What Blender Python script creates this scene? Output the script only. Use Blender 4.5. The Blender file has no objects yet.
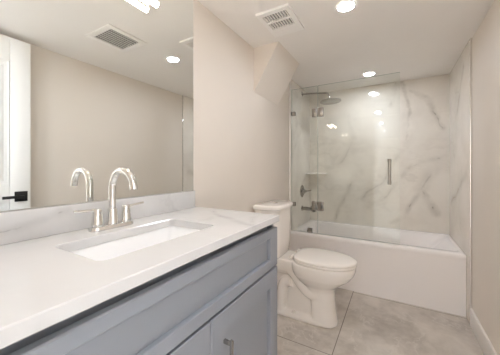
import bpy, bmesh, math, random
from mathutils import Vector, Matrix
PI = math.pi
S = bpy.context.scene
COL = S.collection

# ------------------------------------------------------------------ camera
F_PX, YAW, HORIZON = 249.24, 30.153, 167.795
cam = bpy.data.cameras.new('camera')
cam.sensor_fit = 'HORIZONTAL'; cam.sensor_width = 36.0
cam.lens = F_PX / 500 * 36.0
cam.shift_y = -(177.5 - HORIZON) / 500
cam.clip_start = 0.01
camo = bpy.data.objects.new('camera', cam); COL.objects.link(camo)
camo.location = (0, 0, 1.2)
camo.rotation_euler = (PI / 2, 0, math.radians(YAW))
S.camera = camo

# ------------------------------------------------------------------ world / exposure
w = bpy.data.worlds.new('world'); S.world = w; w.use_nodes = True
w.node_tree.nodes['Background'].inputs[0].default_value = (0.9, 0.985, 1.12, 1)
w.node_tree.nodes['Background'].inputs[1].default_value = 9.0
S.view_settings.view_transform = 'Standard'; S.view_settings.look = 'None'
S.view_settings.gamma = 1.0; S.view_settings.use_curve_mapping = False
S.view_settings.exposure = 0.72
S.cycles.max_bounces = 14; S.cycles.diffuse_bounces = 8; S.cycles.glossy_bounces = 6
S.cycles.transparent_max_bounces = 16
S.cycles.sample_clamp_indirect = 30.0
S.cycles.use_denoising = True

LAMP = (0.935, 0.985, 1.09, 1)
DOWNLIGHT = 132.0
VANITY = 20.0
WARM = (1.0, 0.86, 0.70, 1)

# ------------------------------------------------------------------ room dimensions
XL, XR, YT, YB, H = -1.009, 0.509, 2.591, 3.34, 2.19
ZC = 0.974                       # counter top
YC = 0.555                        # centre line of vanity

# ------------------------------------------------------------------ materials
def srgb(r, g, b):
    def f(c):
        c /= 255.0
        return c / 12.92 if c <= 0.04045 else ((c + 0.055) / 1.055) ** 2.4
    return (f(r), f(g), f(b), 1)

def mat(name, col, rough=0.5, metal=0.0, spec=0.5, coat=0.0):
    m = bpy.data.materials.new(name); m.use_nodes = True
    b = m.node_tree.nodes['Principled BSDF']
    b.inputs['Base Color'].default_value = col
    b.inputs['Roughness'].default_value = rough
    b.inputs['Metallic'].default_value = metal
    b.inputs['Specular IOR Level'].default_value = spec
    b.inputs['Coat Weight'].default_value = coat
    return m

class NT:
    """little node-tree helper"""
    def __init__(s, m): s.t = m.node_tree; s.b = s.t.nodes['Principled BSDF']
    def n(s, typ, **kw):
        k = s.t.nodes.new(typ)
        for a, v in kw.items(): setattr(k, a, v)
        return k
    def l(s, a, b): s.t.links.new(a, b)
    def val(s, sock, v):
        if hasattr(v, 'is_output'): s.l(v, sock)
        else: sock.default_value = v
    def math(s, op, a, b=0.0, c=0.0, clamp=False):
        k = s.n('ShaderNodeMath', operation=op, use_clamp=clamp)
        s.val(k.inputs[0], a); s.val(k.inputs[1], b)
        if op in ('MULTIPLY_ADD', 'SMOOTH_MIN', 'SMOOTH_MAX', 'COMPARE'): s.val(k.inputs[2], c)
        return k.outputs[0]
    def vec(s, op, a, b=(0, 0, 0), out=0):
        k = s.n('ShaderNodeVectorMath', operation=op)
        s.val(k.inputs[0], a)
        if op == 'SCALE': s.val(k.inputs[3], b)
        elif op != 'LENGTH': s.val(k.inputs[1], b)
        return k.outputs[out]
    def coord(s): return s.n('ShaderNodeTexCoord').outputs['Object']
    def noise(s, v, scale, detail=4, rough=0.55, out='Fac', dist=0.0):
        k = s.n('ShaderNodeTexNoise'); s.l(v, k.inputs['Vector'])
        k.inputs['Scale'].default_value = scale; k.inputs['Detail'].default_value = detail
        k.inputs['Roughness'].default_value = rough; k.inputs['Distortion'].default_value = dist
        return k.outputs[out]
    def smooth(s, x, e0, e1, o0=0.0, o1=1.0):
        k = s.n('ShaderNodeMapRange', interpolation_type='SMOOTHSTEP')
        s.val(k.inputs[0], x)
        for i, v in enumerate((e0, e1, o0, o1)): k.inputs[1 + i].default_value = v
        return k.outputs[0]
    def mix(s, f, a, b):
        k = s.n('ShaderNodeMix', data_type='RGBA')
        s.val(k.inputs[0], f); s.val(k.inputs[6], a); s.val(k.inputs[7], b)
        return k.outputs[2]
    def warp(s, v, scale, amt, detail=3):
        c = s.noise(v, scale, detail, out='Color')
        d = s.vec('SUBTRACT', c, (0.5, 0.5, 0.5))
        return s.vec('ADD', v, s.vec('SCALE', d, amt))
    def bump(s, h, strength, dist=0.002):
        k = s.n('ShaderNodeBump'); k.inputs['Strength'].default_value = strength
        k.inputs['Distance'].default_value = dist
        s.l(h, k.inputs['Height']); s.l(k.outputs[0], s.b.inputs['Normal'])

def paint(name, col, rough=0.6):
    m = mat(name, col, rough, spec=0.3); t = NT(m)
    t.l(t.mix(t.smooth(t.noise(t.coord(), 3, 3), .3, .7), col, tuple(c * .985 for c in col[:3]) + (1,)), t.b.inputs['Base Color'])
    return m

def marble(name, base, cloud, vein, segs=(), rough=0.08, vscale=1.3, vamt=0.5, angle=0.7, fine=0.5, seg_amt=0.8):
    """polished stone: soft clouding, noise veins running diagonally, plus a few named veins (a, b, width, strength)"""
    m = mat(name, base, rough); t = NT(m)
    co = t.coord()
    wp = t.warp(co, 3.0, 0.16, 5)
    rot = t.n('ShaderNodeMapping'); rot.inputs['Rotation'].default_value = (angle, angle, angle)
    rot.inputs['Scale'].default_value = (0.55, 1.0, 1.5)
    t.l(t.warp(co, 1.7, 0.35, 4), rot.inputs['Vector'])
    n1 = t.noise(rot.outputs[0], vscale, 5, 0.55)
    d1 = t.math('ABSOLUTE', t.math('SUBTRACT', n1, 0.5))
    v1 = t.smooth(d1, 0.0, 0.022, 1.0, 0.0)
    mask = t.smooth(t.noise(co, 1.1, 2), 0.42, 0.66)
    v1 = t.math('MULTIPLY', v1, mask)
    n2 = t.noise(rot.outputs[0], vscale * 3.1, 6, 0.6)
    v2 = t.smooth(t.math('ABSOLUTE', t.math('SUBTRACT', n2, 0.52)), 0.0, 0.02, 1.0, 0.0)
    v2 = t.math('MULTIPLY', t.math('MULTIPLY', v2, mask), fine)
    v = t.math('MULTIPLY', t.math('MAXIMUM', v1, v2), vamt)
    rag = t.smooth(t.noise(co, 9, 4), 0.3, 0.62, 0.35, 1.0)
    for a, b, wd, st in segs:
        A, B = Vector(a), Vector(b); D = B - A
        V = t.vec('SUBTRACT', wp, tuple(A))
        h = t.math('MULTIPLY', t.vec('DOT_PRODUCT', V, tuple(D / D.length_squared), 1), 1.0, clamp=True)
        q = t.vec('SUBTRACT', V, t.vec('SCALE', tuple(D), h))
        ln = t.vec('LENGTH', q, out=1)
        core = t.smooth(ln, 0.0, wd, 1.0, 0.0)
        halo = t.smooth(ln, 0.0, wd * 4.5, 0.38, 0.0)
        sv = t.math('MULTIPLY', t.math('MULTIPLY', t.math('MAXIMUM', core, halo), rag), st * seg_amt)
        v = t.math('MAXIMUM', v, sv)
    c = t.mix(t.smooth(t.noise(co, 2.2, 5), 0.35, 0.7), base, cloud)
    t.l(t.mix(v, c, vein), t.b.inputs['Base Color'])
    return m

WALLC = srgb(229, 220, 209)
M = {}
M['wall'] = paint('wall paint', WALLC)
M['ceil'] = paint('ceiling paint', srgb(243, 239, 234), 0.7)
M['white_trim'] = mat('white satin trim', srgb(240, 236, 230), 0.35)
M['door'] = mat('white door paint', srgb(240, 239, 236), 0.35)
M['porcelain'] = mat('white glazed porcelain', srgb(243, 237, 230), 0.08, coat=0.3)
M['seat'] = mat('white toilet seat plastic', srgb(243, 237, 230), 0.18)
M['acrylic'] = mat('white tub acrylic', srgb(246, 241, 238), 0.15)
M['sink'] = mat('white sink glaze', srgb(246, 246, 246), 0.1)
M['chrome'] = mat('polished chrome', (0.82, 0.81, 0.79, 1), 0.07, 1.0)
M['nickel'] = mat('brushed nickel', (0.46, 0.44, 0.41, 1), 0.24, 1.0)
M['black'] = mat('matte black metal', (0.012, 0.012, 0.013, 1), 0.4)
M['dark'] = mat('dark void', (0.03, 0.03, 0.03, 1), 0.8)
M['duct'] = mat('grey duct', (0.22, 0.21, 0.20, 1), 0.7)
M['grille'] = mat('white grille', srgb(246, 243, 239), 0.45)
M['mirror'] = mat('silvered mirror glass', (0.88, 0.90, 0.885, 1), 0.0, 1.0)
M['mirror_edge'] = mat('mirror edge', (0.35, 0.40, 0.38, 1), 0.15, 0.6)
M['hall_floor'] = mat('hall floor', srgb(200, 195, 188), 0.5)

def cabinet_mat():
    m = mat('blue grey cabinet lacquer', srgb(139, 143, 150), 0.32)
    return m
M['cab'] = cabinet_mat()
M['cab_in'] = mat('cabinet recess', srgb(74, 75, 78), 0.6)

def emission(name, col, st):
    m = bpy.data.materials.new(name); m.use_nodes = True; t = m.node_tree
    t.nodes.remove(t.nodes['Principled BSDF'])
    e = t.nodes.new('ShaderNodeEmission'); e.inputs[0].default_value = col; e.inputs[1].default_value = st
    t.links.new(e.outputs[0], t.nodes['Material Output'].inputs[0])
    return m
M['lens'] = emission('downlight lens', LAMP, DOWNLIGHT)
M['tube'] = emission('vanity lamp tube', WARM, VANITY)

def glass_mat():
    m = bpy.data.materials.new('clear shower glass'); m.use_nodes = True; t = m.node_tree
    t.nodes.remove(t.nodes['Principled BSDF'])
    tr = t.nodes.new('ShaderNodeBsdfTransparent'); tr.inputs[0].default_value = (0.972, 0.985, 0.975, 1)
    gl = t.nodes.new('ShaderNodeBsdfGlossy'); gl.inputs['Roughness'].default_value = 0.0
    fr = t.nodes.new('ShaderNodeFresnel'); fr.inputs[0].default_value = 1.5
    mx = t.nodes.new('ShaderNodeMixShader')
    t.links.new(fr.outputs[0], mx.inputs[0]); t.links.new(tr.outputs[0], mx.inputs[1]); t.links.new(gl.outputs[0], mx.inputs[2])
    t.links.new(mx.outputs[0], t.nodes['Material Output'].inputs[0])
    return m
M['glass'] = glass_mat()
M['glass_edge'] = mat('green tinted glass edge', srgb(150, 165, 155), 0.15)

# shower tile: base and veins
TB, TC, TV = srgb(236, 230, 220), srgb(222, 215, 204), srgb(140, 129, 112)
Yw = YB - 0.012
def bw(x, z): return (x, Yw, z)
segs_back = [
    (bw(0.08, 2.20), bw(0.15, 1.82), .045, .5), (bw(0.15, 1.82), bw(0.10, 1.52), .035, .45),
    (bw(0.16, 2.06), bw(0.33, 1.92), .010, .9), (bw(0.33, 1.92), bw(0.42, 1.62), .010, .9),
    (bw(0.45, 1.32), bw(0.16, 1.22), .010, .5), (bw(0.16, 1.22), bw(-0.02, 0.98), .012, .8),
    (bw(-0.02, 0.98), bw(-0.16, 0.80), .010, .7),
    (bw(0.10, 0.62), bw(0.24, 0.96), .010, .9), (bw(0.24, 0.96), bw(0.38, 0.70), .012, .9),
    (bw(0.10, 0.62), bw(-0.05, 0.55), .010, .7), (bw(0.24, 0.96), bw(0.36, 1.15), .02, .5),
    (bw(-0.66, 0.56), bw(-0.50, 0.95), .012, .8), (bw(-0.50, 0.95), bw(-0.36, 1.16), .014, .6),
    (bw(-0.36, 0.82), bw(-0.14, 1.02), .012, .75), (bw(-0.14, 1.02), bw(0.05, 1.38), .012, .6),
    (bw(-0.62, 1.22), bw(-0.44, 1.55), .014, .55), (bw(-0.44, 1.55), bw(-0.50, 1.85), .01, .45),
    (bw(-0.05, 1.95), bw(0.02, 2.2), .016, .6),
]
M['tile_back'] = marble('polished marble tile', TB, TC, TV, segs_back, vamt=0.16, seg_amt=1.0)
M['tile_side'] = marble('polished marble side tile', TB, TC, TV, [
    ((XR, 2.70, 2.05), (XR, 2.95, 1.70), .012, .6), ((XR, 2.95, 1.70), (XR, 3.20, 1.62), .012, .5),
    ((XR, 2.60, 1.15), (XR, 3.20, 0.85), .014, .6),
    ((XL, 2.62, 1.30), (XL, 2.95, 1.65), .012, .55), ((XL, 2.70, 0.70), (XL, 3.2, 1.15), .012, .55)],
    vamt=0.25, seg_amt=1.0)
ZV = ZC
M['quartz'] = marble('white veined quartz', srgb(214, 213, 212), srgb(207, 206, 205), srgb(140, 139, 139), [
    ((-0.86, 1.06, ZV), (-0.70, 0.92, ZV), .006, .8), ((-0.70, 0.92, ZV), (-0.56, 0.86, ZV), .008, .9),
    ((-0.56, 0.86, ZV), (-0.45, 0.84, ZV), .008, .8), ((-0.58, 1.05, ZV), (-0.50, 0.80, ZV), .005, .6),
    ((-0.98, 0.30, 1.03), (-0.98, 0.42, 1.06), .006, .6), ((-0.99, 0.12, 1.0), (-0.99, 0.30, 1.03), .006, .6)],
    rough=0.14, vscale=2.0, vamt=0.22, fine=0.4, seg_amt=0.9)

def floor_mat():
    m = mat('grey stone look floor tile', srgb(160, 152, 142), 0.32); t = NT(m)
    co = t.coord()
    sx = t.n('ShaderNodeSeparateXYZ'); t.l(co, sx.inputs[0]); x, y = sx.outputs[0], sx.outputs[1]
    n1 = t.noise(t.warp(co, 2.5, .5), 2.6, 8, 0.62); n2 = t.noise(co, 14, 6, 0.65)
    c = t.mix(t.smooth(n1, 0.3, 0.7), srgb(172, 163, 153), srgb(214, 206, 196))
    c = t.mix(t.smooth(n2, 0.35, 0.75, 0, .45), c, srgb(216, 210, 202))
    vn = t.noise(t.warp(co, 1.6, .6), 1.8, 6, .6)
    vv = t.smooth(t.math('ABSOLUTE', t.math('SUBTRACT', vn, 0.5)), 0, .012, .4, 0)
    c = t.mix(vv, c, srgb(222, 216, 208))
    # joints: one long joint at x = -0.345, cross joints offset between the two runs
    gx = t.math('ABSOLUTE', t.math('SUBTRACT', x, -0.348))
    left = t.math('LESS_THAN', x, -0.348)
    def cross(off):
        p = t.math('SUBTRACT', y, off)
        q = t.math('PINGPONG', p, 0.6)
        return q
    gl = t.math('ADD', cross(1.64), t.math('MULTIPLY', t.math('SUBTRACT', 1.0, left), 10))
    gr = t.math('ADD', cross(2.58), t.math('MULTIPLY', left, 10))
    g = t.math('MINIMUM', gx, t.math('MINIMUM', gl, gr))
    j = t.smooth(g, 0.0018, 0.0034, 1.0, 0.0)
    t.l(t.mix(j, c, srgb(122, 114, 105)), t.b.inputs['Base Color'])
    t.l(t.math('ADD', t.math('MULTIPLY', n2, 0.2), t.math('MULTIPLY_ADD', j, .4, .24)), t.b.inputs['Roughness'])
    t.bump(t.math('SUBTRACT', t.math('MULTIPLY', n2, .1), j), 0.25, 0.001)
    return m
M['floor'] = floor_mat()

# ------------------------------------------------------------------ mesh helpers
def box(bm, x0, x1, y0, y1, z0, z1, bev=0.0, seg=2):
    x0, x1 = min(x0, x1), max(x0, x1); y0, y1 = min(y0, y1), max(y0, y1); z0, z1 = min(z0, z1), max(z0, z1)
    r = bmesh.ops.create_cube(bm, size=1.0)
    vs = r['verts']
    for v in vs:
        v.co = Vector((x0 + (v.co.x + .5) * (x1 - x0), y0 + (v.co.y + .5) * (y1 - y0), z0 + (v.co.z + .5) * (z1 - z0)))
    if bev > 0:
        es = {e for v in vs for e in v.link_edges}
        bmesh.ops.bevel(bm, geom=list(es), offset=bev, offset_type='OFFSET', segments=seg, profile=0.5, affect='EDGES', clamp_overlap=True)
    return bm

def loft(bm, loops, cap0=True, cap1=True):
    rings = [[bm.verts.new(p) for p in lp] for lp in loops]
    n = len(rings[0])
    for a, b in zip(rings, rings[1:]):
        for i in range(n):
            j = (i + 1) % n
            try: bm.faces.new((a[i], a[j], b[j], b[i]))
            except ValueError: pass
    if cap0: bm.faces.new(list(reversed(rings[0])))
    if cap1: bm.faces.new(rings[-1])
    return bm

def rrect(x0, x1, y0, y1, z, r, k=5):
    pts = []
    for cx, cy, a0 in ((x1 - r, y1 - r, 0), (x0 + r, y1 - r, 90), (x0 + r, y0 + r, 180), (x1 - r, y0 + r, 270)):
        for i in range(k + 1):
            a = math.radians(a0 + 90 * i / k)
            pts.append(Vector((cx + r * math.cos(a), cy + r * math.sin(a), z)))
    return pts

def smooth_path(pts, n=8):
    P = [Vector(p) for p in pts]
    if len(P) < 3: return P
    out = []
    for i in range(len(P) - 1):
        p0 = P[max(i - 1, 0)]; p1 = P[i]; p2 = P[i + 1]; p3 = P[min(i + 2, len(P) - 1)]
        for k in range(n):
            t = k / n
            out.append(0.5 * ((2 * p1) + (p2 - p0) * t + (2 * p0 - 5 * p1 + 4 * p2 - p3) * t * t + (3 * p1 - p0 - 3 * p2 + p3) * t ** 3))
    out.append(P[-1]); return out

def tube(bm, path, r, seg=16, r_end=None):
    path = [Vector(p) for p in path]; n = len(path)
    loops = []; up = None
    for i, p in enumerate(path):
        d = (path[min(i + 1, n - 1)] - path[max(i - 1, 0)]).normalized()
        if up is None:
            up = Vector((0, 0, 1)) if abs(d.z) < 0.9 else Vector((0, 1, 0))
        s = d.cross(up).normalized(); up = s.cross(d).normalized()
        rr = r if r_end is None else r + (r_end - r) * i / (n - 1)
        loops.append([p + s * rr * math.cos(2 * PI * k / seg) + up * rr * math.sin(2 * PI * k / seg) for k in range(seg)])
    return loft(bm, loops)

def lathe(bm, prof, org, axis=(0, 0, 1), seg=32):
    """prof: (radius, height) pairs turned about an axis through org"""
    az = Vector(axis).normalized()
    ax = az.orthogonal().normalized(); ay = az.cross(ax)
    org = Vector(org)
    return loft(bm, [[org + az * h + (ax * math.cos(2 * PI * k / seg) + ay * math.sin(2 * PI * k / seg)) * max(r, 1e-4)
                      for k in range(seg)] for r, h in prof])

def egg(xb, xf, yc, hw, z, n=48, pb=2.6, pf=2.0, xm=None):
    """outline with a rounded front (towards +x) and a squarer back"""
    if xm is None: xm = xb + (xf - xb) * 0.45
    pts = []
    for i in range(n):
        a = 2 * PI * i / n; c, s = math.cos(a), math.sin(a)
        p = pf if c >= 0 else pb
        L = (xf - xm) if c >= 0 else (xm - xb)
        pts.append(Vector((xm + L * math.copysign(abs(c) ** (2 / p), c), yc + hw * math.copysign(abs(s) ** (2 / p), s), z)))
    return pts

def link(name, bm, m, parent=None, root=None, angle=35, kind=None):
    bmesh.ops.remove_doubles(bm, verts=bm.verts, dist=1e-5)
    bmesh.ops.recalc_face_normals(bm, faces=bm.faces)
    if root is not None:
        bmesh.ops.translate(bm, vec=-Vector(root.location), verts=bm.verts)
    me = bpy.data.meshes.new(name); bm.to_mesh(me); bm.free()
    for mm in (m if isinstance(m, (list, tuple)) else [m]): me.materials.append(mm)
    for p in me.polygons: p.use_smooth = True
    me.set_sharp_from_angle(angle=math.radians(angle))
    o = bpy.data.objects.new(name, me); COL.objects.link(o)
    if parent is not None: o.parent = parent
    if kind: o['kind'] = kind
    return o

def tag(o, label, cat, group=None):
    o['label'] = label; o['category'] = cat
    if group: o['group'] = group
    return o

def thing(name, loc, label, cat, group=None):
    o = bpy.data.objects.new(name, None); COL.objects.link(o)
    o.empty_display_size = 0.05; o.location = loc
    return tag(o, label, cat, group)

def single(name, bm, m, label, cat, base):
    o = link(name, bm, m)
    off = Vector(base)
    o.data.transform(Matrix.Translation(-off)); o.location = off
    return tag(o, label, cat)

def struct(name, bm, m, label, cat, angle=35):
    o = link(name, bm, m, kind='structure', angle=angle)
    return tag(o, label, cat)

def B(*a, **k): return box(bmesh.new(), *a, **k)

# ------------------------------------------------------------------ setting
T = 0.10
struct('floor', B(XL - T, XR + T, 0, YB + T, -T, 0), M['floor'], 'grey stone-look tile floor of the bathroom', 'floor')
struct('ceiling', B(XL - T, XR + T, 0, YB + T, H, H + T), M['ceil'], 'off-white painted bathroom ceiling', 'ceiling')
struct('wall_left', B(XL - T, XL, 0, YB + T, 0, H), M['wall'], 'beige painted wall behind vanity and toilet', 'wall')
struct('wall_right', B(XR, XR + T, 0, YB + T, 0, H), M['wall'], 'plain beige painted wall along the right side', 'wall')
struct('wall_back', B(XL, XR, YB, YB + T, 0, H), M['wall'], 'wall at the far end behind the bathtub', 'wall')
DX0, DX1, DZ = -0.36, 0.425, 2.16
bm = B(XL - T, DX0, -0.12, 0, 0, H); box(bm, DX1, XR + T, -0.12, 0, 0, H); box(bm, DX0, DX1, -0.12, 0, DZ, H)
struct('wall_front', bm, M['wall'], 'beige wall around the entry doorway', 'wall')
# adjoining room seen only in the polished tile
bm = B(-2.2, 2.2, -4.2, -0.12, -T, 0)
struct('floor_hall', bm, M['hall_floor'], 'floor of the room outside the doorway', 'floor')
struct('ceiling_hall', B(-2.2, 2.2, -4.2, -0.12, H, H + T), M['ceil'], 'ceiling of the room outside the doorway', 'ceiling')
bm = B(-2.3, -2.2, -4.2, -3.6, 0, H); box(bm, -2.3, -2.2, -.7, -.12, 0, H); box(bm, -2.3, -2.2, -3.6, -.7, 0, .5); box(bm, -2.3, -2.2, -3.6, -.7, 2.1, H)  # unseen window opening, added to let daylight brighten this room and the bathroom
struct('wall_hall_left', bm, M['wall'], 'left wall of the room outside the doorway', 'wall')
bm = B(2.2, 2.3, -4.2, -0.12, 0, H)
struct('wall_hall_right', bm, M['wall'], 'right wall of the room outside the doorway', 'wall')
struct('wall_hall_back', B(-2.3, 2.3, -4.3, -4.2, 0, H), M['wall'], 'far wall of the room outside the doorway', 'wall')
bm = B(-2.3, XL - T, -0.22, -0.12, 0, H); box(bm, XR + T, 2.3, -0.22, -0.12, 0, H)
struct('wall_hall_front', bm, M['wall'], 'wall either side of the bathroom outside the doorway', 'wall')

# sloped soffit box in the corner of left wall and ceiling
bm = bmesh.new()
y0, y1 = 1.80, 2.29
loft(bm, [[(XL, y, H), (-0.786, y, H), (XL, y, 1.826)] for y in (y0, y1)])
struct('wall_soffit', bm, M['wall'], 'sloping boxed soffit between left wall and ceiling', 'soffit')

# shower wall tile
TT = 0.012
struct('wall_tile_left', B(XL, XL + TT, 2.61, YB, 0.0, H), M['tile_side'], 'veined marble tile on left wall of the tub alcove', 'tile wall')
struct('wall_tile_back', B(XL + TT, XR - TT, YB - TT, YB, 0.0, H), M['tile_back'], 'veined marble tile on wall behind the bathtub', 'tile wall')
struct('wall_tile_right', B(XR - TT, XR, 2.492, YB, 0.0, H), M['tile_side'], 'veined marble tile on right wall of the tub alcove', 'tile wall')
struct('trim_1', B(XR - TT - .002, XR, 2.482, 2.492, 0.0, H, bev=.002), M['chrome'], 'thin metal edge strip on right wall tile', 'edge trim')
struct('trim_2', B(XL, XL + TT + .002, 2.60, 2.61, 0.0, H, bev=.002), M['white_trim'], 'thin white edge strip on left wall tile', 'edge trim')

# baseboards
def baseboard(name, x0, x1, y0, y1, label):
    bm = B(x0, x1, y0, y1, 0, 0.135, bev=0.004)
    return struct(name, bm, M['white_trim'], label, 'baseboard')
baseboard('baseboard_right', XR - 0.014, XR, 0.0, 2.48, 'white baseboard along the right beige wall')
baseboard('baseboard_left', XL, XL + 0.014, 1.11, 2.59, 'white baseboard behind the toilet')

# open door lying against the right wall (seen in the mirror)
d = thing('door_1', (0.42, 0.02, 0.0), 'open white panel door seen in the mirror', 'door'); d['kind'] = 'structure'
xf, xb, yl, yh, zt = 0.40, 0.438, 0.025, 0.805, 2.145
bm = bmesh.new()
st = 0.118
box(bm, xf, xb, yh - st, yh, .012, zt, bev=.002); box(bm, xf, xb, yl, yl + st, .012, zt, bev=.002)
box(bm, xf, xb, yl + st, yh - st, zt - .17, zt, bev=.002); box(bm, xf, xb, yl + st, yh - st, .012, .25, bev=.002)
box(bm, xf, xb, yl + st, yh - st, .95, 1.07, bev=.002)
leaf = link('door_leaf', bm, M['door'], d, d)
for z0, z1 in ((.25, .95), (1.07, zt - .17)):
    bm = bmesh.new()
    ya, yb2 = yl + st, yh - st
    def ring(x, i): return [(x, ya + i, z0 + i), (x, yb2 - i, z0 + i), (x, yb2 - i, z1 - i), (x, ya + i, z1 - i)]
    loft(bm, [ring(xb - .012, 0), ring(xf + .010, 0), ring(xf + .014, .012), ring(xf + .014, .03), ring(xf + .006, .05)])
    link('door_panel', bm, M['door'], d, d, angle=15)
hd = bmesh.new()
box(hd, xf - .010, xf, .711, .785, .951, 1.025, bev=.002)
h = link('door_handle', hd, M['black'], d, d)
lv = bmesh.new(); tube(lv, [(xf - .010, .739, .988), (xf - .05, .739, .988)], .010)
box(lv, xf - .058, xf - .044, .632, .752, .978, .998, bev=.003)
link('lever', lv, M['black'], h, d)
hd = bmesh.new(); box(hd, xb, xb + .010, .711, .785, .951, 1.025, bev=.002)
tube(hd, [(xb + .010, .739, .988), (xb + .035, .739, .988)], .010); box(hd, xb + .03, xb + .042, .632, .752, .978, .998, bev=.003)
link('door_handle', hd, M['black'], d, d)
for z in (.25, 1.1, 1.95):
    bm = bmesh.new(); tube(bm, [(xb + .004, yl - .008, z - .045), (xb + .004, yl - .008, z + .045)], .007)
    link('hinge', bm, M['black'], d, d)
bm = B(DX0, DX0 + .02, -.12, .0, 0, DZ); box(bm, DX1 - .02 + .02, DX1 + .02, -.001, .012, 0, DZ); box(bm, DX0, DX1, -.12, 0, DZ - .006, DZ)
struct('trim_3', bm, M['white_trim'], 'white jamb lining of the entry doorway', 'door frame')

# ------------------------------------------------------------------ vanity
CX = -0.483                      # door face plane
Y0, Y1 = 0.035, 1.092
v = thing('vanity_cabinet', (-0.74, YC, 0.0), 'blue-grey shaker vanity cabinet under the white countertop', 'cabinet')
XCB = XL + 0.002
bm = bmesh.new()
box(bm, XCB, CX - .021, Y0, Y0 + .018, 0.10, ZC - .031); box(bm, XCB, CX - .021, Y1 - .018, Y1, 0.0, ZC - .031)
box(bm, XCB, XCB + .012, Y0 + .018, Y1 - .018, .10, ZC - .031); box(bm, XCB, CX - .021, Y0 + .018, Y1 - .018, .10, .118)
link('carcass', bm, M['cab'], v, v)
bm = bmesh.new()
box(bm, CX - .060, CX - .045, Y0 + .018, Y1 - .018, ZC - .095, ZC - .031)
link('inner_rail', bm, M['cab'], v, v)
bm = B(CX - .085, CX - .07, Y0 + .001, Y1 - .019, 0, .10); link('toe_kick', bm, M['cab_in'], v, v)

def shaker(y0, y1, z0, z1, stile, rail_b, rail_t, name):
    """one-piece frame-and-panel front with a recessed flat panel"""
    bm = bmesh.new()
    xf, xb, e = CX, CX - .020, .0030
    def ring(x, ia, ib, ic, id_):
        return [(x, y0 + ia, z0 + ic), (x, y1 - ib, z0 + ic), (x, y1 - ib, z1 - id_), (x, y0 + ia, z1 - id_)]
    loft(bm, [ring(xb, 0, 0, 0, 0), ring(xf - e, 0, 0, 0, 0), ring(xf, e, e, e, e),
              ring(xf, stile - e, stile - e, rail_b - e, rail_t - e), ring(xf - e, stile, stile, rail_b, rail_t),
              ring(xf - .015, stile, stile, rail_b, rail_t)])
    return link(name, bm, M['cab'], v, v, angle=20)
SPL = 0.598
dz0, dz1 = .741, .919
shaker(Y0, Y1, dz0, dz1, .080, .043, .037, 'drawer_front')
for ya, yb2, py in ((Y0, SPL - .002, SPL - .040), (SPL + .002, Y1, SPL + .066)):
    dr = shaker(ya, yb2, .108, .733, .080, .080, .076, 'door')
    bm = bmesh.new()
    box(bm, CX + .024, CX + .034, py - .005, py + .005, .49, .645, bev=.0015)
    for z in (.502, .633): box(bm, CX - .001, CX + .026, py - .005, py + .005, z - .006, z + .006, bev=.001)
    link('pull', bm, M['nickel'], dr, v)

# countertop with undermount sink opening
SX0, SX1, SY0, SY1 = -0.856, -0.612, 0.338, 0.784
CF, CY0, CY1 = -0.478, 0.004, 1.102
bm = bmesh.new()
k = 5
def outer(x0, x1, y0, y1, z):
    o = []
    for c in ((x1, y1), (x0, y1), (x0, y0), (x1, y0)): o += [Vector((c[0], c[1], z))] * (k + 1)
    return o
e = .0025
x0, x1 = XL + .001, CF
loft(bm, [rrect(SX0, SX1, SY0, SY1, ZC - .003, .022, k), rrect(SX0 - e, SX1 + e, SY0 - e, SY1 + e, ZC, .022 + e, k),
          outer(x0, x1 - e, CY0, CY1 - e, ZC), outer(x0, x1, CY0, CY1, ZC - e), outer(x0, x1, CY0, CY1, ZC - .030 + e),
          outer(x0, x1 - e, CY0, CY1 - e, ZC - .030), rrect(SX0, SX1, SY0, SY1, ZC - .030, .022, k),
          rrect(SX0, SX1, SY0, SY1, ZC - .003, .022, k)], cap0=False, cap1=False)
single('countertop', bm, M['quartz'], 'white veined quartz countertop on the blue-grey vanity', 'countertop', (0, 0, 0))
single('backsplash', B(XL + .001, XL + .020, CY0, 1.078, ZC + .0005, 1.069, bev=.0015), M['quartz'],
       'low white quartz backsplash strip beneath the mirror', 'backsplash', (0, 0, 0))

# sink
s = thing('sink', (-.73, YC, .80), 'white rectangular undermount sink set into the countertop', 'sink')
zf = ZC - .0305
g = .006
loops = [rrect(SX0 + .03, SX1 - .03, SY0 + .03, SY1 - .03, zf - .150, .05), rrect(SX0 - .004, SX1 + .004, SY0 - .004, SY1 + .004, zf - .12, .04),
         rrect(SX0 - .018, SX1 + .018, SY0 - .018, SY1 + .018, zf - .012, .04), rrect(SX0 - .028, SX1 + .028, SY0 - .028, SY1 + .028, zf - .010, .04),
         rrect(SX0 - .028, SX1 + .028, SY0 - .028, SY1 + .028, zf, .04), rrect(SX0 - g, SX1 + g, SY0 - g, SY1 + g, zf, .028),
         rrect(SX0 - g + .003, SX1 + g - .003, SY0 - g + .003, SY1 + g - .003, zf - .004, .028),
         rrect(SX0 + .006, SX1 - .006, SY0 + .006, SY1 - .006, zf - .085, .035),
         rrect(SX0 + .016, SX1 - .016, SY0 + .016, SY1 - .016, zf - .115, .045),
         rrect(SX0 + .04, SX1 - .04, SY0 + .04, SY1 - .04, zf - .130, .05),
         rrect(SX0 + .09, SX1 - .09, SY0 + .18, SY1 - .18, zf - .136, .025)]
link('basin', loft(bmesh.new(), loops), M['sink'], s, s, angle=60)
bm = lathe(bmesh.new(), [(.001, -.002), (.024, -.002), (.026, .002), (.022, .004), (.018, .002), (.001, .005)], (-.731, .5485, zf - .136)); link('drain', bm, M['chrome'], s, s)

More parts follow.
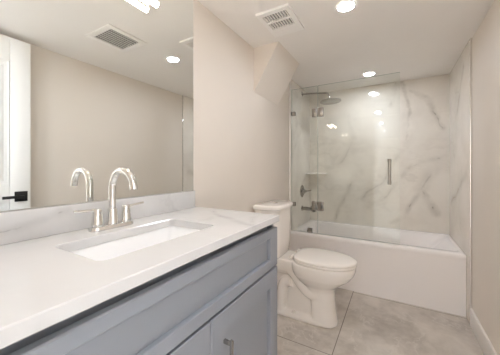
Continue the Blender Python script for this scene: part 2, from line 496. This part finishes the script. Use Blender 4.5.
# faucet
FX = -0.926
f = thing('faucet', (FX, YC, ZC), 'chrome gooseneck faucet with two lever handles behind the sink', 'faucet')
bm = bmesh.new()
def stadium(hw, hl, z, n=8):
    p = []
    for sy, a0 in ((1, 0), (-1, 180)):
        for i in range(n + 1):
            a = math.radians(a0 + 180 * i / n)
            p.append(Vector((FX + hw * math.cos(a), YC + sy * (hl - hw) + hw * math.sin(a), z)))
    return p
ZB = ZC + .0003
loft(bm, [stadium(.024, .083, ZB), stadium(.024, .083, ZC + .008), stadium(.021, .080, ZC + .014), stadium(.019, .078, ZC + .015)])
link('base_plate', bm, M['chrome'], f, f)
bm = lathe(bmesh.new(), [(.0215, .012), (.0215, .022), (.0195, .027), (.0175, .066), (.0165, .072), (.013, .074)], (FX, YC, ZC), seg=24)
sp = link('spout_collar', bm, M['chrome'], f, f)
R = .064; zc = 1.127
path = [(FX, YC, ZC + .05), (FX, YC, zc - .04)] + [(FX + R - R * math.cos(a), YC, zc + R * math.sin(a)) for a in [PI * .93 * i / 20 for i in range(21)]]
bm = tube(bmesh.new(), path, .0125, 20)
spo = link('spout', bm, M['chrome'], f, f)
bm = tube(bmesh.new(), [(FX + R - R * math.cos(PI * .92), YC, zc + R * math.sin(PI * .92)), (FX + R - R * math.cos(PI * .93) + .003, YC, zc + R * math.sin(PI * .93) - .018)], .0138, 20); link('aerator', bm, M['chrome'], spo, f)
for sy in (-1, 1):
    y = YC + sy * .055
    bm = lathe(bmesh.new(), [(.020, .012), (.020, .019), (.020, .024), (.0185, .030), (.0155, .066), (.0158, .074), (.013, .079), (.0001, .079)], (FX, y, ZC), seg=24)
    hb = link('handle_body', bm, M['chrome'], f, f)
    bm = tube(bmesh.new(), [(FX, y, ZC + .073), (FX, y + sy * .02, ZC + .074), (FX + .002, y + sy * .078, ZC + .079)], .0065, 12, .0042)
    link('lever', bm, M['chrome'], hb, f)

# mirror
mi = thing('mirror', (XL, YC, 1.070), 'large frameless wall mirror above the vanity backsplash', 'mirror')
link('backing', B(XL + .0005, XL + .0025, 0.006, 1.080, 1.0705, 2.182), M['mirror_edge'], mi, mi)
link('mirror_glass', B(XL + .0025, XL + .005, 0.006, 1.080, 1.0705, 2.182, bev=.0015, seg=1), M['mirror'], mi, mi, angle=5)

# vanity lamp mounted through the mirror
xm = XL + .0052
vl = thing('vanity_light', (xm, .59, 1.97), 'slim glowing bar lamp mounted high on the mirror', 'wall lamp')
link('back_plate', B(xm, xm + .008, .41, .77, 1.955, 2.01, bev=.003), M['nickel'], vl, vl)
bm = B(xm + .008, xm + .030, .57, .61, 1.969, 1.997, bev=.002); link('arm', bm, M['nickel'], vl, vl)
bm = bmesh.new(); loft(bm, [[(xm + .036 + .014 * math.cos(a) , y, 1.967 + .014 * math.sin(a)) for a in [2 * PI * i / 20 for i in range(20)]] for y in (.386, .392, .788, .794)])
link('lamp_tube', bm, M['tube'], vl, vl)
for y in (.382, .794):
    bm = tube(bmesh.new(), [(xm + .036, y, 1.967), (xm + .036, y + .004, 1.967)], .0145, 20); link('end_cap', bm, M['nickel'], vl, vl)

# ------------------------------------------------------------------ toilet
TY = 1.988
KY = 1.955
t = thing('toilet', (-.65, TY, 0), 'white two-piece toilet between the vanity and the bathtub', 'toilet')
bm = bmesh.new()
#        z    xb     xf     hw    back exponent
secs = [(.000, -.58, -.375, .102), (.015, -.58, -.375, .102), (.03, -.575, -.379, .099), (.10, -.57, -.390, .096), (.18, -.575, -.397, .097), (.25, -.59, -.398, .102),
        (.285, -.62, -.385, .114), (.318, -.66, -.342, .138), (.36, -.70, -.287, .163), (.40, -.715, -.258, .176),
        (.43, -.72, -.248, .181), (.455, -.72, -.246, .182), (.463, -.715, -.252, .178)]
loft(bm, [egg(xb, xf, TY, hw, z, pb=3.5, pf=2.2) for z, xb, xf, hw in secs])
# rear deck that carries the tank
loft(bm, [rrect(xa, xb, TY - hw, TY + hw, z, .03) for z, xa, xb, hw in ((.33, -.93, -.62, .075), (.37, -.965, -.60, .105), (.405, -.975, -.58, .118), (.458, -.978, -.58, .122), (.464, -.975, -.58, .118))])
# inner core, foot flange
loft(bm, [rrect(-.93, -.50, TY - hw, TY + hw, z, .03) for z, hw in ((0, .060), (.20, .052), (.40, .055))])
loft(bm, [rrect(-.945 + i, -.45, TY - hw, TY + hw, z, .04) for z, hw, i in ((0, .104, 0), (.020, .104, 0), (.036, .092, .01), (.046, .065, .03))])
for sy in (-1, 1):
    yy = TY + sy * .056
    tube(bm, smooth_path([(-.50, yy, .215), (-.575, yy, .220), (-.645, yy, .275), (-.70, yy, .345), (-.77, yy, .395)]), .047, 18)
    tube(bm, smooth_path([(-.73, yy, .275), (-.785, yy, .255), (-.81, yy, .18), (-.815, yy, .10), (-.83, yy, .02)]), .044, 18)
tmp = link('toilet_raw', bm, M['porcelain'])
md = tmp.modifiers.new('r', 'REMESH'); md.mode = 'VOXEL'; md.voxel_size = .006; md.use_smooth_shade = True
md = tmp.modifiers.new('s', 'SMOOTH'); md.factor = .5; md.iterations = 5
dg = bpy.context.evaluated_depsgraph_get()
me = bpy.data.meshes.new_from_object(tmp.evaluated_get(dg))
bpy.data.objects.remove(tmp)
me.name = 'bowl'; me.transform(Matrix.Translation(-Vector(t.location)))
if not me.materials: me.materials.append(M['porcelain'])
for p in me.polygons: p.use_smooth = True
zmin = min(q.co.z for q in me.vertices)
me.transform(Matrix.Translation((0, 0, -zmin)))
bowl = bpy.data.objects.new('bowl', me); COL.objects.link(bowl); bowl.parent = t
for sy in (-1, 1):
    bm = lathe(bmesh.new(), [(.014, 0), (.014, .012), (.009, .02), (.0001, .022)], (-.70, TY + sy * .088, .040), seg=20)
    link('bolt_cap', bm, M['porcelain'], t, t)

def tank_loop(xb, xf, hw, z, n=56):
    pts = []
    xm_ = xb + .07
    for i in range(n):
        a = 2 * PI * i / n; c, s_ = math.cos(a), math.sin(a)
        p = 2.9 if c >= 0 else 9
        L = (xf - xm_) if c >= 0 else (xm_ - xb)
        pts.append(Vector((xm_ + L * math.copysign(abs(c) ** (2 / p), c), KY + hw * math.copysign(abs(s_) ** (2 / (5 if c >= 0 else 9)), s_), z)))
    return pts
bm = loft(bmesh.new(), [tank_loop(-.975, -.815, .165, .4635), tank_loop(-.982, -.803, .178, .478), tank_loop(-.988, -.795, .188, .60), tank_loop(-.992, -.787, .198, .80), tank_loop(-.993, -.784, .200, .862)])
tank = link('tank', bm, M['porcelain'], t, t, angle=50)
bm = loft(bmesh.new(), [tank_loop(-.993, -.782, .203, .8622), tank_loop(-.997, -.772, .212, .867), tank_loop(-.998, -.770, .214, .886), tank_loop(-.995, -.776, .208, .896), tank_loop(-.985, -.80, .186, .900)])
lid = link('tank_lid', bm, M['porcelain'], t, t, angle=50)
bm = lathe(bmesh.new(), [(.026, 0), (.026, .003), (.023, .005), (.021, .004), (.0001, .0045)], (-.885, KY, .8995)); bmesh.ops.scale(bm, vec=(.8, 1.25, 1), space=Matrix.Translation((.885, -KY, 0)), verts=bm.verts)
link('flush_button', bm, M['chrome'], lid, t)
# seat ring and cover
def ring_loft(z0, z1, out, inn):
    bm = bmesh.new()
    a = .004
    o = lambda i, z: egg(out[0] + i, out[1] - i, TY, out[2] - i, z, pb=3.0)
    n_ = lambda i, z: egg(inn[0] - i, inn[1] + i, TY, inn[2] + i, z)
    loft(bm, [o(a, z0), o(0, z0 + a), o(0, z1 - a), o(a, z1), n_(a, z1), n_(0, z1 - a), n_(0, z0 + a), n_(a, z0), o(a, z0)], False, False)
    return bm
link('seat', ring_loft(.4655, .483, (-.705, -.240, .184), (-.63, -.31, .115)), M['seat'], t, t, angle=50)
bm = bmesh.new()
ol = lambda i, z: egg(-.708 + i, -.238 - i, TY, .186 - i, z, pb=3.0)
loft(bm, [ol(.006, .4865), ol(.001, .489), ol(0, .494), ol(.003, .500), ol(.010, .504), ol(.03, .507), ol(.07, .510), ol(.13, .511)])
link('seat_lid', bm, M['seat'], t, t, angle=50)
for sy in (-1, 1):
    bm = tube(bmesh.new(), [(-.722, TY + sy * .075 - .028, .482), (-.722, TY + sy * .075 + .028, .482)], .014, 16)
    link('seat_hinge', bm, M['seat'], t, t)

# ------------------------------------------------------------------ bathtub
tb = thing('bathtub', (-.25, 2.9, 0), 'white alcove bathtub with a plain flat apron', 'bathtub')
x0, x1, y0, y1 = XL + TT + .001, XR - TT - .001, YT, YB - TT - .001
def tl(ix0, ix1, iy0, iy1, z, r): return rrect(x0 + ix0, x1 - ix1, y0 + iy0, y1 - iy1, z, r, 6)
loops = [tl(0, 0, .012, 0, 0.0, .004), tl(0, 0, .010, 0, .44, .004), tl(0, 0, .003, 0, .462, .004), tl(0, 0, 0, 0, .475, .004), tl(0, 0, 0, 0, .490, .006), tl(.003, .003, .004, .003, .498, .008), tl(.008, .008, .010, .008, .5005, .01),
         tl(.075, .026, .085, .040, .5005, .05), tl(.082, .032, .093, .047, .495, .05), tl(.088, .045, .100, .053, .478, .05),
         tl(.105, .24, .125, .07, .25, .06), tl(.125, .345, .145, .085, .145, .08), tl(.16, .40, .18, .115, .118, .09), tl(.30, .55, .26, .2, .112, .06)]
link('tub_shell', loft(bmesh.new(), loops), M['acrylic'], tb, tb, angle=40)
bm = lathe(bmesh.new(), [(.036, -.012), (.036, .004), (.032, .009), (.012, .011), (.0001, .011)], (x0 + .093, 2.94, .430), axis=(1, 0, .08), seg=28)
ov = link('overflow_plate', bm, M['nickel'], tb, tb)
bm = lathe(bmesh.new(), [(.034, 0), (.034, .004), (.028, .006), (.0001, .004)], (x0 + .38, 2.97, .112), seg=28); link('drain', bm, M['nickel'], tb, tb)

# ------------------------------------------------------------------ shower glass
GY = 2.64; GT = .005; GZ0, GZ1 = .504, 2.068; GS = -0.705
def pane(x0, x1): return B(x0, x1, GY - GT, GY + GT, GZ0, GZ1)
def glass_pane(name, x0, x1, par):
    bm = bmesh.new(); box(bm, x0, x1, GY - GT, GY + GT, GZ0, GZ1)
    for fc in bm.faces:
        fc.material_index = 1 if abs(fc.calc_center_median().y - GY) < GT * .5 else 0
    return link(name, bm, [M['glass'], M['glass_edge']], par, par)
gp = thing('glass_panel', (-.85, GY, GZ0), 'narrow fixed clear glass panel beside the left tile wall', 'glass panel')
glass_pane('pane', XL + TT + .003, GS - .003, gp)
for z in (1.80, .797):
    bm = bmesh.new(); xw = XL + TT + .0005
    box(bm, xw, xw + .045, GY - .012, GY - GT, z - .022, z + .022, bev=.002); box(bm, xw, xw + .045, GY + GT, GY + .012, z - .022, z + .022, bev=.002)
    box(bm, xw, xw + .003, GY - .024, GY + .024, z - .022, z + .022)
    link('wall_clamp', bm, M['nickel'], gp, gp)
bm = bmesh.new(); box(bm, -.812, -.764, GY - .012, GY - GT, .5015, .553, bev=.002); box(bm, -.812, -.764, GY + GT, GY + .012, .5015, .553, bev=.002); box(bm, -.812, -.764, GY - .012, GY + .012, .5012, .504)
link('rim_clamp', bm, M['nickel'], gp, gp)
sd = thing('shower_door', (GS, GY, GZ0 + .006), 'hinged clear glass shower door with vertical chrome handle', 'shower door')
glass_pane('door_glass', GS + .003, .041, sd)
for z in (1.787, .795):
    bm = bmesh.new(); fx = bmesh.new()
    for s_ in (-1, 1):
        ya, yb2 = sorted((GY + s_ * GT, GY + s_ * .013))
        box(fx, GS - .060, GS - .006, ya, yb2, z - .047, z + .047, bev=.002)
        box(bm, GS + .006, GS + .060, ya, yb2, z - .047, z + .047, bev=.002)
    tube(bm, [(GS + .0035, GY - .009, z - .047), (GS + .0035, GY - .009, z + .047)], .0055)
    link('hinge', bm, M['nickel'], sd, sd); link('hinge_plate', fx, M['nickel'], gp, gp)
bm = bmesh.new()
for s_ in (-1, 1):
    yb2 = GY + s_ * .045
    tube(bm, [(-.042, yb2, 1.046), (-.042, yb2, 1.281)], .0125, 16)
    for z in (1.062, 1.265): tube(bm, [(-.042, GY + s_ * GT, z), (-.042, yb2, z)], .008, 14)
hd = link('handle', bm, M['nickel'], sd, sd)
bm = bmesh.new()
for s_ in (-1, 1):
    yb2 = GY + s_ * .045
    for z in (1.062, 1.265):
        tube(bm, [(-.042, yb2, z - .012), (-.042, yb2, z + .012)], .0155, 16)
link('handle_collar', bm, M['nickel'], hd, sd)

# ------------------------------------------------------------------ shower fittings on the left tile wall
XW = XL + TT + .0004; PY = 3.0
sh = thing('rain_shower', (XW, PY, 2.115), 'round rain shower head on a straight arm near the ceiling', 'shower head')
bm = lathe(bmesh.new(), [(.030, 0), (.030, .004), (.024, .010), (.012, .014)], (XW, PY, 2.115), axis=(1, 0, 0), seg=28); link('wall_flange', bm, M['nickel'], sh, sh)
bm = tube(bmesh.new(), [(XW, PY, 2.115), (XW + .285, PY, 2.086)] + [(XW + .285 + .042 * math.sin(a), PY, 2.044 + .042 * math.cos(a)) for a in [PI / 2 * i / 8 for i in range(1, 9)]] + [(XW + .327, PY, 2.0)], .0105, 14)
link('arm', bm, M['nickel'], sh, sh)
bm = lathe(bmesh.new(), [(.0001, .032), (.014, .032), (.018, .020), (.055, .012), (.116, .009), (.120, .005), (.120, .001), (.114, -.002), (.0001, -.002)], (XW + .345, PY, 1.974), axis=(-.04, .03, 1), seg=40)
hdp = link('head_disc', bm, M['nickel'], sh, sh)
va = thing('shower_valve', (XW, PY, .911), 'round shower valve plate with lever above the tub spout', 'valve')
bm = lathe(bmesh.new(), [(.076, 0), (.076, .004), (.070, .008), (.034, .010), (.030, .034), (.024, .038), (.0001, .038)], (XW, PY, .911), axis=(1, 0, 0), seg=36); link('plate', bm, M['nickel'], va, va)
bm = tube(bmesh.new(), [(XW + .03, PY, .911), (XW + .055, PY, .911)], .016, 18); tube(bm, [(XW + .050, PY, .911), (XW + .075, PY, .916), (XW + .125, PY - .03, .931)], .009, 12, .006)
link('lever', bm, M['nickel'], va, va)
ts = thing('tub_spout', (XW, PY, .695), 'short metal tub spout below the shower valve', 'tub spout')
bm = lathe(bmesh.new(), [(.032, 0), (.032, .005), (.026, .012)], (XW, PY, .698), axis=(1, 0, 0), seg=28); link('flange', bm, M['nickel'], ts, ts)
bm = tube(bmesh.new(), smooth_path([(XW + .004, PY, .698), (XW + .06, PY, .698), (XW + .115, PY, .695), (XW + .145, PY, .684), (XW + .152, PY, .666)]), .0225, 20); sb = link('spout', bm, M['nickel'], ts, ts)
bm = tube(bmesh.new(), [(XW + .115, PY, .714), (XW + .115, PY, .735)], .006, 12); link('diverter', bm, M['nickel'], sb, ts)

# corner shelf
bm = bmesh.new()
xa, yb_ = XL + TT + .0005, YB - TT - .0005; r_ = .205
prof = [(xa, yb_), (xa, yb_ - r_ * .88)] + [(xa + .235 * math.sin(a), yb_ - r_ * .88 * math.cos(a)) for a in [PI / 2 * i / 12 for i in range(1, 12)]] + [(xa + .235, yb_)]
loft(bm, [[(x, y, z) for x, y in prof] for z in (1.118, 1.136)])
single('corner_shelf', bm, M['white_trim'], 'small white corner shelf in the tub alcove', 'shelf', (xa, yb_, 1.118))

# ------------------------------------------------------------------ ceiling fittings
def ceiling_light(x, y, label):
    o = thing('ceiling_light', (x, y, H), label, 'ceiling light')
    bm = bmesh.new(); seg = 40
    def c(r, z): return [(x + r * math.cos(2 * PI * i / seg), y + r * math.sin(2 * PI * i / seg), z) for i in range(seg)]
    loft(bm, [c(.058, H - .0003), c(.058, H - .003), c(.055, H - .006), c(.049, H - .006), c(.046, H - .003), c(.046, H - .0003)], False, False)
    link('trim_ring', bm, M['white_trim'], o, o)
    bm = bmesh.new(); loft(bm, [c(.046, H - .0005), c(.046, H - .003)]); link('lens', bm, M['lens'], o, o)
    return o
def dup(root, loc, label, group=None):
    r = root.copy(); COL.objects.link(r); r.location = loc; r['label'] = label
    if group: r['group'] = group
    for ch in list(root.children):
        c = ch.copy(); COL.objects.link(c); c.parent = r
    return r
cl = ceiling_light(-.258, 1.614, 'round recessed ceiling light nearer the camera, in front of the bathtub')
cl['group'] = 'recessed ceiling lights'
dup(cl, (-.235, 2.906, H), 'round recessed ceiling light over the bathtub', 'recessed ceiling lights')
dup(cl, (-.265, .32, H), 'round recessed ceiling light just inside the doorway, beside the vanity', 'recessed ceiling lights')
for yy in (-.96, -2.24):
    dup(cl, (-.25, yy, H), 'recessed ceiling light in the room outside, mirrored in the polished tile', 'recessed lights of the outer room')

# exhaust fan grille
vx0, vx1, vy0, vy1 = -.776, -.552, 1.408, 1.712
ef = thing('exhaust_vent', ((vx0 + vx1) / 2, (vy0 + vy1) / 2, H), 'white slotted exhaust fan cover on ceiling near the soffit', 'vent')
rows = [(vy0 + .035, vy0 + .110), (vy0 + .128, vy0 + .205)]
bm = bmesh.new(); z0, z1 = H - .014, H - .0005
gx0, gx1 = vx0 + .03, vx1 - .03
box(bm, vx0, gx0, vy0, vy1, z0, z1); box(bm, gx1, vx1, vy0, vy1, z0, z1)
box(bm, gx0, gx1, vy0, rows[0][0], z0, z1); box(bm, gx0, gx1, rows[0][1], rows[1][0], z0, z1); box(bm, gx0, gx1, rows[1][1], vy1, z0, z1)
link('cover', bm, M['grille'], ef, ef)
link('backing', B(gx0 + .0005, gx1 - .0005, rows[0][0] + .0005, rows[1][1], H - .002, H - .0006), M['duct'], ef, ef)
for ra, rb in rows:
    for i in range(9):
        xx = gx0 + (gx1 - gx0) * (i + .5) / 9
        link('slat', B(xx - .003, xx + .003, ra, rb, H - .013, H - .0025), M['grille'], ef, ef)

# supply register seen in the mirror
rx0, rx1, ry0, ry1 = -.315, -.012, .988, 1.298
rg = thing('air_register', ((rx0 + rx1) / 2, (ry0 + ry1) / 2, H), 'square white louvered ceiling register seen in the mirror', 'air register')
bm = bmesh.new(); fw = .042
box(bm, rx0, rx0 + fw, ry0, ry1, H - .010, H - .0005, bev=.003); box(bm, rx1 - fw, rx1, ry0, ry1, H - .010, H - .0005, bev=.003)
box(bm, rx0 + fw, rx1 - fw, ry0, ry0 + fw, H - .010, H - .0005, bev=.003); box(bm, rx0 + fw, rx1 - fw, ry1 - fw, ry1, H - .010, H - .0005, bev=.003)
link('frame', bm, M['grille'], rg, rg)
link('backing', B(rx0 + fw, rx1 - fw, ry0 + fw, ry1 - fw, H - .002, H - .0006), M['duct'], rg, rg)
for i in range(8):
    xx = rx0 + fw + (rx1 - rx0 - 2 * fw) * (i + .5) / 8
    bm = bmesh.new()
    def blade(y):
        return [(xx + .006, y, H - .0025), (xx + .003, y, H - .006), (xx - .000, y, H - .012), (xx - .0045, y, H - .0115), (xx - .002, y, H - .0055), (xx + .0015, y, H - .0022)]
    loft(bm, [blade(ry0 + fw), blade(ry1 - fw)])
    link('louver', bm, M['grille'], rg, rg)
